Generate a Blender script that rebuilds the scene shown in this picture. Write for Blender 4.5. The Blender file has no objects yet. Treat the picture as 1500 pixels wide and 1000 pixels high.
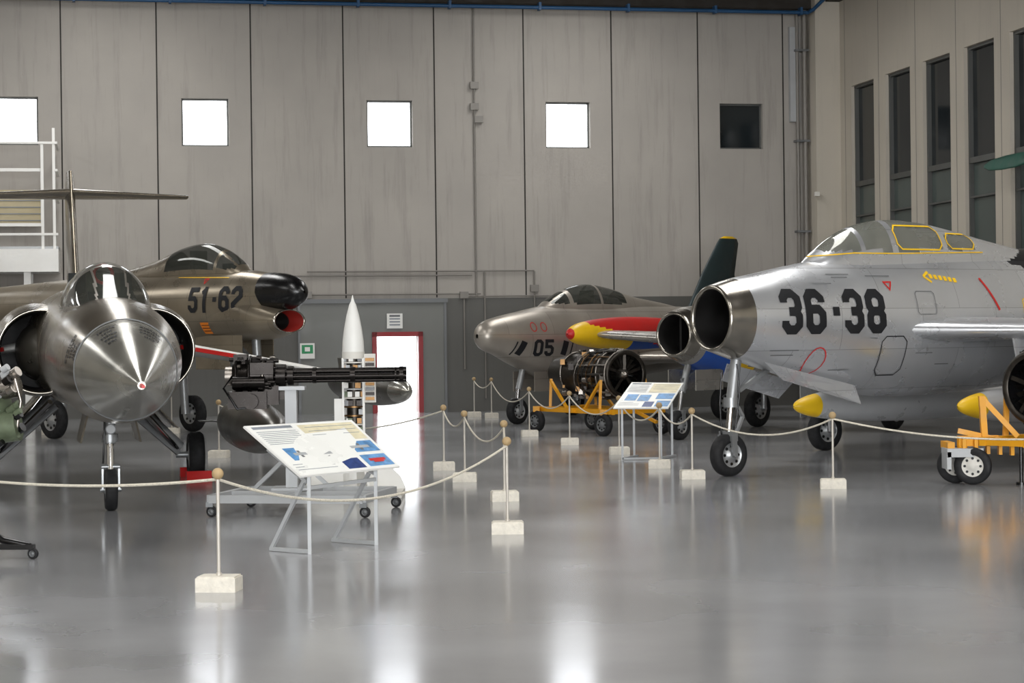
import bpy, math, random
from mathutils import Vector, Matrix
random.seed(4)
V=Vector
# ---------------------------------------------------------------- materials
def lin(h):
    h=h.lstrip('#'); o=[]
    for i in (0,2,4):
        c=int(h[i:i+2],16)/255
        o.append(c/12.92 if c<=.04045 else ((c+.055)/1.055)**2.4)
    return o
def M(name,hx,rough=.5,metal=0.,var=.08,scale=3.,bump=0.,alpha=1.,panel=None,vec=None,stain=0.,spec=.5):
    m=bpy.data.materials.new(name); m.use_nodes=True
    nt=m.node_tree; N=nt.nodes; Lk=nt.links; b=N['Principled BSDF']
    c=lin(hx)
    tc=N.new('ShaderNodeTexCoord')
    src=tc.outputs['Object']
    mp=N.new('ShaderNodeMapping'); Lk.new(src,mp.inputs[0])
    if vec: mp.inputs['Scale'].default_value=vec
    nz=N.new('ShaderNodeTexNoise'); nz.inputs['Scale'].default_value=scale; nz.inputs['Detail'].default_value=6
    Lk.new(mp.outputs[0],nz.inputs['Vector'])
    mx=N.new('ShaderNodeMixRGB')
    mx.inputs[1].default_value=[x*(1-var) for x in c]+[1]
    mx.inputs[2].default_value=[min(1,x*(1+var)) for x in c]+[1]
    cr=N.new('ShaderNodeMapRange'); cr.inputs[1].default_value=.3; cr.inputs[2].default_value=.7
    Lk.new(nz.outputs['Fac'],cr.inputs[0]); Lk.new(cr.outputs[0],mx.inputs[0])
    out=mx.outputs[0]
    if panel:
        sp=N.new('ShaderNodeSeparateXYZ'); cb=N.new('ShaderNodeCombineXYZ')
        Lk.new(src,sp.inputs[0]); Lk.new(sp.outputs[0],cb.inputs[0]); Lk.new(sp.outputs[2],cb.inputs[1])
        br=N.new('ShaderNodeTexBrick'); Lk.new(cb.outputs[0],br.inputs['Vector'])
        br.inputs['Scale'].default_value=1; br.inputs['Mortar Size'].default_value=.004
        br.inputs['Brick Width'].default_value=panel[0]; br.inputs['Row Height'].default_value=panel[1]
        br.inputs['Color1'].default_value=(1,1,1,1); br.inputs['Color2'].default_value=(.84,.83,.82,1)
        br.inputs['Mortar'].default_value=(.25,.25,.25,1)
        m2=N.new('ShaderNodeMixRGB'); m2.blend_type='MULTIPLY'; m2.inputs[0].default_value=.6
        Lk.new(out,m2.inputs[1]); Lk.new(br.outputs['Color'],m2.inputs[2]); out=m2.outputs[0]
    if stain>0:
        mp2=N.new('ShaderNodeMapping'); mp2.inputs['Scale'].default_value=(3.,3.,.2); Lk.new(src,mp2.inputs[0])
        n2=N.new('ShaderNodeTexNoise'); n2.inputs['Scale'].default_value=1.6; n2.inputs['Detail'].default_value=8
        n2.inputs['Roughness'].default_value=.7
        Lk.new(mp2.outputs[0],n2.inputs['Vector'])
        r2=N.new('ShaderNodeMapRange'); r2.inputs[1].default_value=.52; r2.inputs[2].default_value=.8
        r2.inputs[4].default_value=stain
        Lk.new(n2.outputs['Fac'],r2.inputs[0])
        m3=N.new('ShaderNodeMixRGB'); m3.inputs[2].default_value=[x*.4 for x in c]+[1]
        Lk.new(r2.outputs[0],m3.inputs[0]); Lk.new(out,m3.inputs[1]); out=m3.outputs[0]
    Lk.new(out,b.inputs['Base Color'])
    rr=N.new('ShaderNodeMapRange'); rr.inputs[1].default_value=.3; rr.inputs[2].default_value=.7
    rr.inputs[3].default_value=max(.02,rough*.8); rr.inputs[4].default_value=min(1,rough*1.25)
    Lk.new(nz.outputs['Fac'],rr.inputs[0]); Lk.new(rr.outputs[0],b.inputs['Roughness'])
    b.inputs['Metallic'].default_value=metal
    b.inputs['Alpha'].default_value=alpha
    b.inputs['Specular IOR Level'].default_value=spec
    if bump>0:
        bp=N.new('ShaderNodeBump'); bp.inputs['Strength'].default_value=bump; bp.inputs['Distance'].default_value=.02
        Lk.new(nz.outputs['Fac'],bp.inputs['Height']); Lk.new(bp.outputs[0],b.inputs['Normal'])
    return m
silver=M('painted_silver','#cdcfd2',.28,.65,.05,1.5,panel=(1.35,.52))
silver2=M('bare_aluminium','#bdbab4',.28,.7,.1,2,panel=(1.2,.5))
tanksilver=M('tank_silver','#c8c9ca',.32,.35,.05,2)
steel104=M('aged_aluminium','#8c8476',.24,.82,.24,1.2,panel=(.9,.45))
radome104=M('radome_grey','#a19f96',.23,.7,.16,2.5)
lipmetal=M('polished_lip','#9a958c',.2,.92,.2,4)
brown86=M('weathered_aluminium','#928877',.3,.68,.22,1.4,panel=(1.0,.42))
grey05=M('dull_aluminium','#a8a197',.34,.55,.14,1.5,panel=(1.1,.45))
black=M('black_paint','#0b0b0c',.25,0,.2)
digit=M('numeral_black','#0e1015',.55,0,.1)
intake_dark=M('intake_dark','#100e0d',.6,0,.2)
intake_red=M('intake_red','#8c241d',.5,0,.15)
red=M('red_paint','#c01f1c',.4,0,.08)
yellow=M('yellow_paint','#f0c216',.42,0,.08)
yellowcart=M('cart_yellow','#dd9a10',.45,0,.15)
blue=M('blue_paint','#2257b4',.4,0,.08)
orange=M('orange_placard','#d9791c',.5)
dkgreen=M('dark_green','#243234',.5,0,.2)
propgreen=M('propeller_green','#23584a',.45,0,.15)
white=M('white_paint','#e2e1dc',.4,0,.04)
offwhite=M('worn_white','#cfccc4',.6,0,.08)
lgrey=M('light_grey_paint','#a9abac',.45,.1,.06)
mgrey=M('mid_grey_paint','#6d6f70',.5,.2,.1)
rubber=M('tyre_rubber','#141416',.75,0,.2,12)
hub=M('hub_silver','#b6b8b9',.35,.7,.1)
strut=M('gear_grey','#949697',.35,.5,.1)
chrome=M('oleo_chrome','#d5d5d5',.12,1,.02)
gun=M('gunmetal','#24211f',.3,.85,.25,10)
engdark=M('engine_dark','#3a3631',.38,.8,.35,14)
engsilver=M('engine_steel','#8d8780',.3,.9,.25,9)
engbronze=M('engine_bronze','#6e5334',.35,.85,.25,9)
tankdark=M('tank_olive_grey','#504d46',.32,.5,.15,2)
glass=M('canopy_glass','#86877f',.08,.2,.1,2,alpha=.72)
glassd=M('canopy_glass_dark','#4a4c47',.06,.25,.1,2,alpha=.68)
cockpit=M('cockpit_dark','#1a1d1b',.7)
seat=M('seat_olive','#444839',.8,0,.2,8)
frame_m=M('canopy_frame','#948f86',.3,.7,.1)
concrete=M('stanchion_concrete','#d8d2c5',.9,0,.12,20,.4)
ballm=M('wood_ball','#a88f68',.6,0,.12,10)
postm=M('post_paint','#bdb7ad',.4,.2,.05)
ropem=M('rope_fibre','#cfc8b8',.9,0,.2,60,.5)
wallm=M('precast_concrete','#a39e97',.85,0,.08,.7,.12,stain=.5)
wallr=M('side_wall_plaster','#bab3a6',.85,0,.06,.7,.12,stain=.25)
dado=M('dado_grey_paint','#5a5955',.6,0,.1,1.2,.1,stain=.25)
doorgrey=M('sliding_door_grey','#72736f',.5,.1,.06,2)
jointm=M('joint_dark','#2e2b28',.9)
ceilm=M('ceiling_dark','#4a4239',.9,0,.15)
beamm=M('beam_dark','#2f2a25',.8)
bluepipe=M('blue_pipe','#1c4a72',.5)
pipem=M('conduit_grey','#7d7973',.5,.2,.1)
floor_m=M('sealed_concrete','#919294',.15,0,.16,.4,.035,spec=.85)
winglass=M('window_dark_glass','#1a2023',.08,.0,.15,.6)
winglass2=M('window_lower_glass','#48524f',.12,0,.15,.6)
winframe=M('window_frame','#5d5e5b',.5,.4,.08)
doorred=M('door_red','#8e1f24',.45)
boardm=M('board_print','#e9e9e4',.3,0,.02)
mapm=M('board_map','#d8cfb0',.4,0,.15,9)
picblue=M('print_blue','#5a8cbc',.35,0,.4,14)
picnavy=M('print_navy','#1d3772',.35,0,.25,30)
textm=M('print_text','#7d838a',.5)
greensign=M('sign_green','#1f8a55',.5)
olive=M('accessory_olive','#5c6650',.45,.3,.25,10)
beige=M('beige_panel','#b7ab8c',.7,0,.08)
asphalt=M('asphalt','#6b6a66',.9,0,.1)

# ---------------------------------------------------------------- mesh builder
class MB:
    def __init__(s): s.v=[];s.f=[];s.m=[];s.sm=[];s.mats=[]
    def mi(s,mat):
        if mat not in s.mats: s.mats.append(mat)
        return s.mats.index(mat)
    def av(s,p): s.v.append(tuple(p)); return len(s.v)-1
    def face(s,idx,mat,smooth=False): s.f.append(idx);s.m.append(s.mi(mat));s.sm.append(smooth)
    def poly(s,pts,mat,smooth=False): s.face([s.av(p) for p in pts],mat,smooth)
    def hexa(s,p,mat):
        i=[s.av(q) for q in p]
        for f in ((0,3,2,1),(4,5,6,7),(0,1,5,4),(1,2,6,5),(2,3,7,6),(3,0,4,7)): s.face([i[k] for k in f],mat)
    def box(s,c,size,mat,R=None):
        c=V(c);a,b,d=[x/2 for x in size]
        P=[V(q) for q in ((-a,-b,-d),(a,-b,-d),(a,b,-d),(-a,b,-d),(-a,-b,d),(a,-b,d),(a,b,d),(-a,b,d))]
        if R is not None: P=[R@q for q in P]
        s.hexa([c+q for q in P],mat)
    def basis(s,ax):
        ax=V(ax).normalized(); up=V((0,0,1)) if abs(ax.z)<.95 else V((1,0,0))
        a=ax.cross(up).normalized(); b=a.cross(ax).normalized(); return ax,a,b
    def beam(s,p0,p1,w,h,mat):
        p0=V(p0);p1=V(p1);ax,a,b=s.basis(p1-p0)
        P=[]
        for p in (p0,p1):
            P+=[p-a*w/2-b*h/2,p+a*w/2-b*h/2,p+a*w/2+b*h/2,p-a*w/2+b*h/2]
        s.hexa(P,mat)
    def rings(s,R,mat,caps=(False,False),matfn=None,smooth=True,wrap=True):
        n=len(R[0]); idx=[[s.av(p) for p in r] for r in R]
        for i in range(len(R)-1):
            for j in range(n if wrap else n-1):
                k=(j+1)%n
                mm=mat
                if matfn:
                    c=(V(R[i][j])+V(R[i][k])+V(R[i+1][j])+V(R[i+1][k]))/4
                    mm=matfn(c)
                    if mm is None: continue
                s.face([idx[i][j],idx[i][k],idx[i+1][k],idx[i+1][j]],mm,smooth)
        if caps[0]: s.poly(list(reversed(R[0])),mat)
        if caps[1]: s.poly(R[-1],mat)
    def rev(s,p,axis,prof,mat,n=28,caps=(False,False),sc=1):
        ax,a,b=s.basis(axis);p=V(p)
        R=[[p+ax*h+(a*math.cos(2*math.pi*j/n)+b*math.sin(2*math.pi*j/n))*r for j in range(n)] for h,r in prof]
        s.rings(R,mat,caps)
    def cyl(s,p0,p1,r0,mat,r1=None,n=16,caps=True):
        p0=V(p0);p1=V(p1);r1=r0 if r1 is None else r1
        s.rev(p0,p1-p0,[(0,r0),((p1-p0).length,r1)],mat,n,(caps,caps))
    def tube(s,pts,r,mat,n=10):
        pts=[V(p) for p in pts];R=[]
        for i,p in enumerate(pts):
            d=(pts[min(i+1,len(pts)-1)]-pts[max(i-1,0)])
            ax,a,b=s.basis(d)
            R.append([p+(a*math.cos(2*math.pi*j/n)+b*math.sin(2*math.pi*j/n))*r for j in range(n)])
        s.rings(R,mat,(True,True))
    def sph(s,c,r,mat,sc=(1,1,1),n=20):
        c=V(c);R=[]
        for i in range(n//2+1):
            t=math.pi*i/(n//2); rr=max(math.sin(t),.002)
            R.append([c+V((r*sc[0]*rr*math.cos(2*math.pi*j/n),r*sc[1]*rr*math.sin(2*math.pi*j/n),-r*sc[2]*math.cos(t))) for j in range(n)])
        s.rings(R,mat)
    def torus(s,c,axis,R0,r,mat,n=32,k=10,arc=1.):
        ax,a,b=s.basis(axis);c=V(c);pts=[]
        for i in range(n+1):
            t=2*math.pi*arc*i/n; d=a*math.cos(t)+b*math.sin(t)
            pts.append([c+d*(R0+r*math.cos(2*math.pi*j/k))+ax*r*math.sin(2*math.pi*j/k) for j in range(k)])
        s.rings(pts,mat)
    def wheel(s,c,axis,r,w,hubm=None):
        hubm=hubm or hub
        s.rev(c,axis,[(-w*.42,r*.58),(-w*.5,r*.7),(-w*.48,r*.9),(-w*.3,r),(w*.3,r),(w*.48,r*.9),(w*.5,r*.7),(w*.42,r*.58)],rubber,32)
        s.rev(c,axis,[(-w*.42,r*.6),(-w*.3,r*.5),(-w*.3,r*.28),(-w*.5,r*.2),(-w*.5,.001)],hubm,24)
        s.rev(c,axis,[(w*.42,r*.6),(w*.3,r*.5),(w*.3,r*.28),(w*.5,r*.2),(w*.5,.001)],hubm,24)
        ax,a,b=s.basis(axis);c=V(c)
        for k in range(8):
            t=math.pi*k/4; d=a*math.cos(t)+b*math.sin(t)
            for sg in (-1,1): s.cyl(c+d*r*.42+ax*sg*w*.28,c+d*r*.42+ax*sg*w*.36,r*.075,black,n=8)
    def wing(s,secs,mat,vert=False,matfn=None):
        pr=[(0,0),(.015,.35),(.06,.65),(.15,.9),(.3,1),(.5,.9),(.75,.5),(1,.03)]
        loop=[(c,t) for c,t in pr]+[(c,-t) for c,t in reversed(pr[1:])]
        R=[]
        for (xl,ch,y,z,th) in secs:
            R.append([(xl+c*ch,y+(t*th/2 if vert else 0),z+(0 if vert else t*th/2)) for c,t in loop])
        s.rings(R,mat,(True,True),matfn)
    def build(s,name,parent=None,loc=(0,0,0),rot=(0,0,0),normals=True):
        me=bpy.data.meshes.new(name); me.from_pydata(s.v,[],s.f)
        for m in s.mats: me.materials.append(m)
        me.polygons.foreach_set('material_index',s.m); me.polygons.foreach_set('use_smooth',s.sm)
        me.update()
        if normals:
            import bmesh
            bm=bmesh.new(); bm.from_mesh(me); bmesh.ops.recalc_face_normals(bm,faces=bm.faces); bm.to_mesh(me); bm.free()
        o=bpy.data.objects.new(name,me); bpy.context.scene.collection.objects.link(o)
        o.location=loc;o.rotation_euler=rot
        if parent: o.parent=parent
        return o
def empty(name,loc,rz=0):
    e=bpy.data.objects.new(name,None); bpy.context.scene.collection.objects.link(e)
    e.location=loc; e.rotation_euler=(0,0,math.radians(rz)); e.empty_display_size=.5
    return e
class Fus:
    """streamlined body: sections (x, centre z, half width, half height)"""
    def __init__(s,secs,y0=0): s.s=secs; s.y0=y0
    def at(s,x):
        S=s.s
        if x<=S[0][0]: return S[0][1:]
        if x>=S[-1][0]: return S[-1][1:]
        for i in range(len(S)-1):
            if S[i][0]<=x<=S[i+1][0]: break
        h=S[i+1][0]-S[i][0]; t=(x-S[i][0])/h; o=[]
        for k in (1,2,3):
            def sl(j):
                if j<=0: return (S[1][k]-S[0][k])/(S[1][0]-S[0][0])
                if j>=len(S)-1: return (S[-1][k]-S[-2][k])/(S[-1][0]-S[-2][0])
                return (S[j+1][k]-S[j-1][k])/(S[j+1][0]-S[j-1][0])
            a,b=S[i][k],S[i+1][k];m0=sl(i)*h;m1=sl(i+1)*h
            o.append((2*t**3-3*t*t+1)*a+(t**3-2*t*t+t)*m0+(-2*t**3+3*t*t)*b+(t**3-t*t)*m1)
        return o
    def ring(s,x,n=56,k=1.):
        cz,ry,rz=s.at(x); ry=max(ry,.004);rz=max(rz,.004)
        return [(x,s.y0+k*ry*math.cos(2*math.pi*j/n),cz+k*rz*math.sin(2*math.pi*j/n)) for j in range(n)]
    def y(s,x,z):
        cz,ry,rz=s.at(x); q=(z-cz)/max(rz,.01)
        return ry*math.sqrt(max(0,1-q*q))
    def loft(s,mb,mat,x0=None,x1=None,step=.08,matfn=None,caps=(False,False),n=56):
        x0=s.s[0][0] if x0 is None else x0; x1=s.s[-1][0] if x1 is None else x1
        k=max(2,int((x1-x0)/step)); xs=[x0+(x1-x0)*i/k for i in range(k+1)]
        mb.rings([s.ring(x,n) for x in xs],mat,caps,matfn)
TK=[(0,.01),(.03,.045),(.1,.085),(.3,.145),(.6,.19),(1.1,.23),(1.8,.26),(2.6,.265),(3.6,.24),(4.4,.15),(5.0,.03)]
def tank(mb,x0,y,z,kx,kr,mat,matfn=None,step=.05):
    Fus([(x0+x*kx,z,r*kr,r*kr) for x,r in TK],y).loft(mb,mat,step=step,matfn=matfn,n=40)
L_,R_,B_,T_,Mi,c_=.1,.5,.1,.9,.5,.11
DG={'0':[([(L_+c_,B_),(R_-c_,B_),(R_,B_+c_),(R_,T_-c_),(R_-c_,T_),(L_+c_,T_),(L_,T_-c_),(L_,B_+c_)],1)],
'3':[([(L_,T_-.2),(L_,T_-c_),(L_+c_,T_),(R_-c_,T_),(R_,T_-c_),(R_,Mi+c_),(R_-.07,Mi),(R_,Mi-c_),(R_,B_+c_),(R_-c_,B_),(L_+c_,B_),(L_,B_+c_),(L_,B_+.2)],0),([(L_+.12,Mi),(R_-.04,Mi)],0)],
'6':[([(R_,T_-.2),(R_,T_-c_),(R_-c_,T_),(L_+c_,T_),(L_,T_-c_),(L_,B_+c_),(L_+c_,B_),(R_-c_,B_),(R_,B_+c_),(R_,Mi-.06),(R_-c_,Mi+.05),(L_,Mi+.05)],0)],
'8':[([(L_+c_,B_),(R_-c_,B_),(R_,B_+c_),(R_,Mi-c_),(R_-.08,Mi),(R_,Mi+c_),(R_,T_-c_),(R_-c_,T_),(L_+c_,T_),(L_,T_-c_),(L_,Mi+c_),(L_+.08,Mi),(L_,Mi-c_),(L_,B_+c_)],1),([(L_+.06,Mi),(R_-.06,Mi)],0)],
'5':[([(R_+.08,T_),(L_,T_),(L_,Mi+.06),(R_-c_,Mi+.06),(R_,Mi-.05),(R_,B_+c_),(R_-c_,B_),(L_+c_,B_),(L_,B_+c_),(L_,B_+.2)],0)],
'1':[([(.3,0),(.3,1.)],0),([(.12,.76),(.3,.9)],0)],
'2':[([(L_,T_-.22),(L_,T_-c_),(L_+c_,T_),(R_-c_,T_),(R_,T_-c_),(R_,Mi+.1),(L_,B_+.2),(L_,B_+.05)],0),([(L_-.08,B_),(R_+.08,B_)],0)],
'-':[([(.12,.5),(.32,.5)],0)]}
def stroke(mb,pts,t,closed,mapf,mat,res=.06):
    n=len(pts);P=[V((p[0],p[1])) for p in pts];off=[]
    for i in range(n):
        a=P[(i-1)%n] if (closed or i>0) else None; b=P[(i+1)%n] if (closed or i<n-1) else None
        d1=(P[i]-a).normalized() if a is not None else None
        d2=(b-P[i]).normalized() if b is not None else None
        if d1 is None: d1=d2
        if d2 is None: d2=d1
        n1=V((-d1.y,d1.x));n2=V((-d2.y,d2.x));m=(n1+n2)
        m=m.normalized() if m.length>1e-4 else n1
        off.append(m*(t/2/max(.5,m.dot(n1))))
    for i in range(n if closed else n-1):
        j=(i+1)%n;L=(P[j]-P[i]).length;k=max(1,int(L/res)+1);w=max(1,int(t/res)+1)
        R=[]
        for q in range(k+1):
            f=q/k;c=P[i].lerp(P[j],f);o=off[i].lerp(off[j],f)
            R.append([mapf(*(c+o*(1-2*e/w))) for e in range(w+1)])
        mb.rings(R,mat,wrap=False)
def number(mb,txt,fus,side,dirn,x0,z0,h,wsc,t,mat,eps=.008):
    u=0
    for ch in txt:
        for pts,cl in DG[ch]:
            def mp(a,b,u=u):
                x=x0+dirn*(u+a*wsc)*h; z=z0+b*h
                return (x,fus.y0+side*(fus.y(x,z)+eps),z)
            stroke(mb,pts,t,cl,mp,mat,res=.1)
        u+=(.46 if ch=='-' else .7)*wsc
def onbody(fus,side,eps=.008):
    return lambda x,z:(x,fus.y0+side*(fus.y(x,z)+eps),z)

# ---------------------------------------------------------------- room
def Pr(a,t,z): return V((7.9-.9816*a+.1908*t,50.2-.1908*a-.9816*t,z))
def rbox(mb,a0,a1,t0,t1,z0,z1,mat):
    mb.hexa([Pr(a0,t0,z0),Pr(a1,t0,z0),Pr(a1,t1,z0),Pr(a0,t1,z0),Pr(a0,t0,z1),Pr(a1,t0,z1),Pr(a1,t1,z1),Pr(a0,t1,z1)],mat)
def wallgrid(s0,s1,z0,z1,ops):
    S=sorted(set([s0,s1]+[o[0] for o in ops]+[o[1] for o in ops])); Z=sorted(set([z0,z1]+[o[2] for o in ops]+[o[3] for o in ops]))
    for i in range(len(S)-1):
        for j in range(len(Z)-1):
            cs=(S[i]+S[i+1])/2;cz=(Z[j]+Z[j+1])/2
            if any(o[0]<cs<o[1] and o[2]<cz<o[3] for o in ops): continue
            yield S[i],S[i+1],Z[j],Z[j+1]
WA,WT,HC=37,66,10.1
m=MB(); m.poly([Pr(-.3,-.3,0),Pr(WA+.3,-.3,0),Pr(WA+.3,WT,0),Pr(-.3,WT,0)],floor_m); m.build('floor')
m=MB(); rbox(m,-.3,WA+.3,-.3,WT,HC,HC+.2,ceilm); m.build('ceiling')
m=MB(); rbox(m,-5,WA+5,-20,-.31,-.06,-.01,asphalt); m.build('exterior_pavement')
wc=[2.31,6.62,10.91,15.2,19.5,23.8,28.1]
ops=[(c-.54,c+.54,6.24,7.34) for c in wc]+[(10.3,11.3,0,1.8)]
m=MB()
for a0,a1,z0,z1 in wallgrid(0,WA,0,HC,ops): rbox(m,a0,a1,-.3,0,z0,z1,wallm)
m.build('wall_back')
m=MB()
for i in range(17):
    a=1.24+2.15*i
    if a<WA: rbox(m,a-.016,a+.016,0,.006,2.7,HC,jointm)
m.build('trim_1')
m=MB()
for a0,a1 in ((0.0,9.66),(13.1,WA)): rbox(m,a0,a1,0,.03,0,2.68,dado)
rbox(m,9.66,10.2,0,.03,2.6,2.68,dado); rbox(m,10.2,13.1,0,.03,2.6,2.68,dado)
m.build('trim_2')
m=MB()
for a0,a1,z0,z1 in wallgrid(9.66,13.1,0,2.58,[(10.22,11.38,-.1,1.88)]): rbox(m,a0,a1,0,.06,z0,z1,doorgrey)
for a in (9.66,11.9,13.1): rbox(m,a-.03,a+.03,.06,.09,0,2.58,mgrey)
rbox(m,9.6,13.2,.03,.12,2.58,2.68,mgrey)
m.build('door_1')
m=MB()
rbox(m,10.2,10.31,-.05,.12,0,1.9,doorred); rbox(m,11.29,11.4,-.05,.12,0,1.9,doorred); rbox(m,10.2,11.4,-.05,.12,1.79,1.9,doorred)
rbox(m,10.15,10.2,-1.05,-.1,0,1.78,doorred)
m.build('door_2')
for i,c in enumerate(wc):
    m=MB()
    for a0,a1,z0,z1 in ((c-.54,c-.5,6.24,7.34),(c+.5,c+.54,6.24,7.34),(c-.54,c+.54,6.24,6.28),(c-.54,c+.54,7.3,7.34)):
        rbox(m,a0,a1,-.2,-.12,z0,z1,winframe)
    if i==0:
        rbox(m,c-.5,c+.5,-.17,-.15,6.28,7.3,winglass)
    m.build('window_%d'%(i+1))
rops=[(1.36+2.2*i,1.36+2.2*i+1.47,3.3,7.62) for i in range(5)]
m=MB()
for t0,t1,z0,z1 in wallgrid(-.3,WT,0,HC,rops): rbox(m,-.3,0,t0,t1,z0,z1,wallr)
m.build('wall_right')
for i,(t0,t1,z0,z1) in enumerate(rops):
    m=MB()
    rbox(m,-.2,-.17,t0,t1,5.3,z1,winglass); rbox(m,-.2,-.17,t0,t1,z0,5.25,winglass2)
    for b in ((t0,t0+.06,z0,z1),(t1-.06,t1,z0,z1),(t0,t1,z0,z0+.06),(t0,t1,z1-.06,z1),(t0,t1,5.22,5.34),(t0,t1,4.5,4.54)):
        rbox(m,-.17,-.08,b[0],b[1],b[2],b[3],winframe)
    m.build('window_%d'%(i+8))
m=MB()
for k in range(30):
    t=.95+2.2*k*1.0
    if t<WT: rbox(m,0,.004,t-.01,t+.01,2.7,HC,pipem)
m.build('trim_3')
m=MB(); rbox(m,0,.03,0.6,WT,0,2.68,dado); m.build('trim_4')
m=MB(); rbox(m,WA,WA+.3,-.3,WT,0,HC,wallr); m.build('wall_left')
m=MB()
for a0,a1,z0,z1 in wallgrid(-.3,WA+.3,0,HC,[(5,32,0,7.5)]): rbox(m,a0,a1,WT,WT+.3,z0,z1,wallr)
m.build('wall_front')
m=MB(); rbox(m,0,.62,0,.62,0,HC,wallr); m.build('trim_5')
m=MB(); rbox(m,.62,WA,0,.35,9.62,HC,beamm); rbox(m,0,.35,.62,WT,9.75,HC,beamm); m.build('trim_6')
m=MB()
m.tube([Pr(0.75,.5,9.5),Pr(8,.5,9.5),Pr(WA-.1,.5,9.5)],.045,bluepipe)
for k in range(17): rbox(m,.9+2.15*k,.96+2.15*k,.35,.56,9.44,9.62,bluepipe)
m.tube([Pr(.75,.5,9.5),Pr(.68,.7,9.55),Pr(.4,1.2,9.9)],.045,bluepipe)
m.build('blue_water_pipe')
m=MB()
for a,z0,z1 in ((8.9,2.72,9.6),(8.7,0.3,3.3),(7.5,.5,3.3),(9.2,1.,2.7)): m.tube([Pr(a,.06,z0),Pr(a,.06,z1)],.022,pipem)
for z,a0,a1 in ((3.32,7.5,12.9),(3.22,9.,14),(2.78,8.8,14.6),(2.72,5.6,9.2)): m.tube([Pr(a0,.06,z),Pr(a1,.06,z)],.018,pipem)
for a,z in ((8.9,7.7),(8.9,7.2),(8.8,6.9),(7.5,2.9),(9.2,2.75),(12.9,2.78)): rbox(m,a-.1,a+.1,0.03,.12,z-.08,z+.08,pipem)
m.build('wall_conduit')
m=MB()
m.tube([Pr(.75,.2,0.),Pr(.75,.2,9.6)],.06,pipem); m.tube([Pr(.92,.15,0.),Pr(.92,.15,9.6)],.045,pipem)
rbox(m,.86,1.1,0.01,.14,6.9,9.2,lgrey)
for z in (2,4.2,6.4,8.6): rbox(m,.66,1.,.04,.28,z,z+.05,mgrey)
m.box(Pr(.66,.72,5.1),(.12,.12,.1),offwhite); m.tube([Pr(.64,.64,5.1),Pr(.66,.75,5.1)],.02,mgrey)
m.build('drain_pipe')
m=MB(); rbox(m,10.68,11.05,.09,.12,1.98,2.33,white)
for z in (2.05,2.12,2.19): rbox(m,10.74,10.99,.12,.124,z,z+.03,textm)
rbox(m,10.74,10.99,.12,.124,2.25,2.3,mgrey)
m.build('door_notice_sign')
m=MB(); rbox(m,12.75,13.09,.09,.12,1.3,1.66,white); rbox(m,12.79,13.05,.12,.124,1.42,1.62,greensign); rbox(m,12.86,12.98,.124,.126,1.47,1.57,white)
m.build('first_aid_sign')
# propeller mounted on the side wall
m=MB()
hubp=Pr(.45,12.4,5.0); axw=(Pr(1,12.4,5)-Pr(0,12.4,5)).normalized()
m.cyl(Pr(0.005,12.4,5.0),Pr(.6,12.4,5.0),.11,mgrey,n=20); m.sph(Pr(.62,12.4,5.0),.13,propgreen)
for sg in (-1,1):
    R=[]
    for f,ch,th,tw in ((.05,.08,.08,0),(.3,.13,.06,.6),(.9,.17,.04,.5),(1.6,.15,.03,.35),(2.2,.11,.02,.25),(2.48,.03,.01,.2)):
        c=hubp+(Pr(0,1,0)-Pr(0,0,0))*f*sg
        up=V((0,0,1))*math.cos(tw)+axw*math.sin(tw)*sg; nn=axw*math.cos(tw)-V((0,0,1))*math.sin(tw)*sg
        R.append([c+up*ch*math.cos(q*math.pi/6)+nn*th*math.sin(q*math.pi/6) for q in range(12)])
    m.rings(R,propgreen,(True,True))
m.build('wall_mounted_propeller')

# ---------------------------------------------------------------- aircraft 36-38
E=empty('swept_wing_jet_fighter',(2.69,25.6,0),35)
F=Fus([(-.23,1.97,.40,.42),(.05,1.965,.48,.5),(.4,1.95,.55,.575),(.97,1.925,.62,.705),(1.57,1.88,.68,.84),(2.18,1.865,.73,.905),(2.81,1.86,.76,.94),(4.1,1.885,.79,.935),(5.5,1.915,.76,.865),(8,1.97,.58,.6),(9.6,2.0,.4,.4)])
m=MB()
def ff(c):
    if c.x<.1: return lipmetal
    if c.x>4.75 and c.z>2.66-.12*(c.x-4.75): return digit
    return silver
F.loft(m,silver,matfn=ff,step=.06)
lip=[]
for k in range(7):
    t=math.pi*k/6; lip.append((-.23-.045*math.sin(t),.40-.03*(1-math.cos(t))))
m.rings([[(x,r*math.cos(2*math.pi*j/56),1.97+r*1.05*math.sin(2*math.pi*j/56)) for j in range(56)] for x,r in lip],lipmetal)
m.rings([[(x,r*math.cos(2*math.pi*j/56),1.97+r*1.05*math.sin(2*math.pi*j/56)) for j in range(56)] for x,r in ((-.23,.34),(.15,.33),(1.3,.34),(1.32,.01))],intake_dark,matfn=lambda c: lipmetal if c.x<-.1 else intake_dark)
m.box((.62,0,1.97),(1.1,.04,.66),intake_dark)
m.rings([[(x,r*math.cos(2*math.pi*j/40),2+r*math.sin(2*math.pi*j/40)) for j in range(40)] for x,r in ((9.6,.4),(9.62,.36),(9.2,.34),(9.1,.01))],intake_dark)
m.build('fuselage',E)
C=Fus([(1.3,2.62,.1,.06),(1.5,2.6,.24,.22),(1.8,2.6,.32,.42),(2.2,2.6,.37,.58),(2.75,2.6,.39,.66),(3.4,2.6,.39,.63),(4.0,2.6,.38,.54),(4.6,2.6,.35,.43),(5.4,2.6,.3,.3),(6.6,2.55,.22,.2),(8,2.4,.14,.1)])
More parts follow.
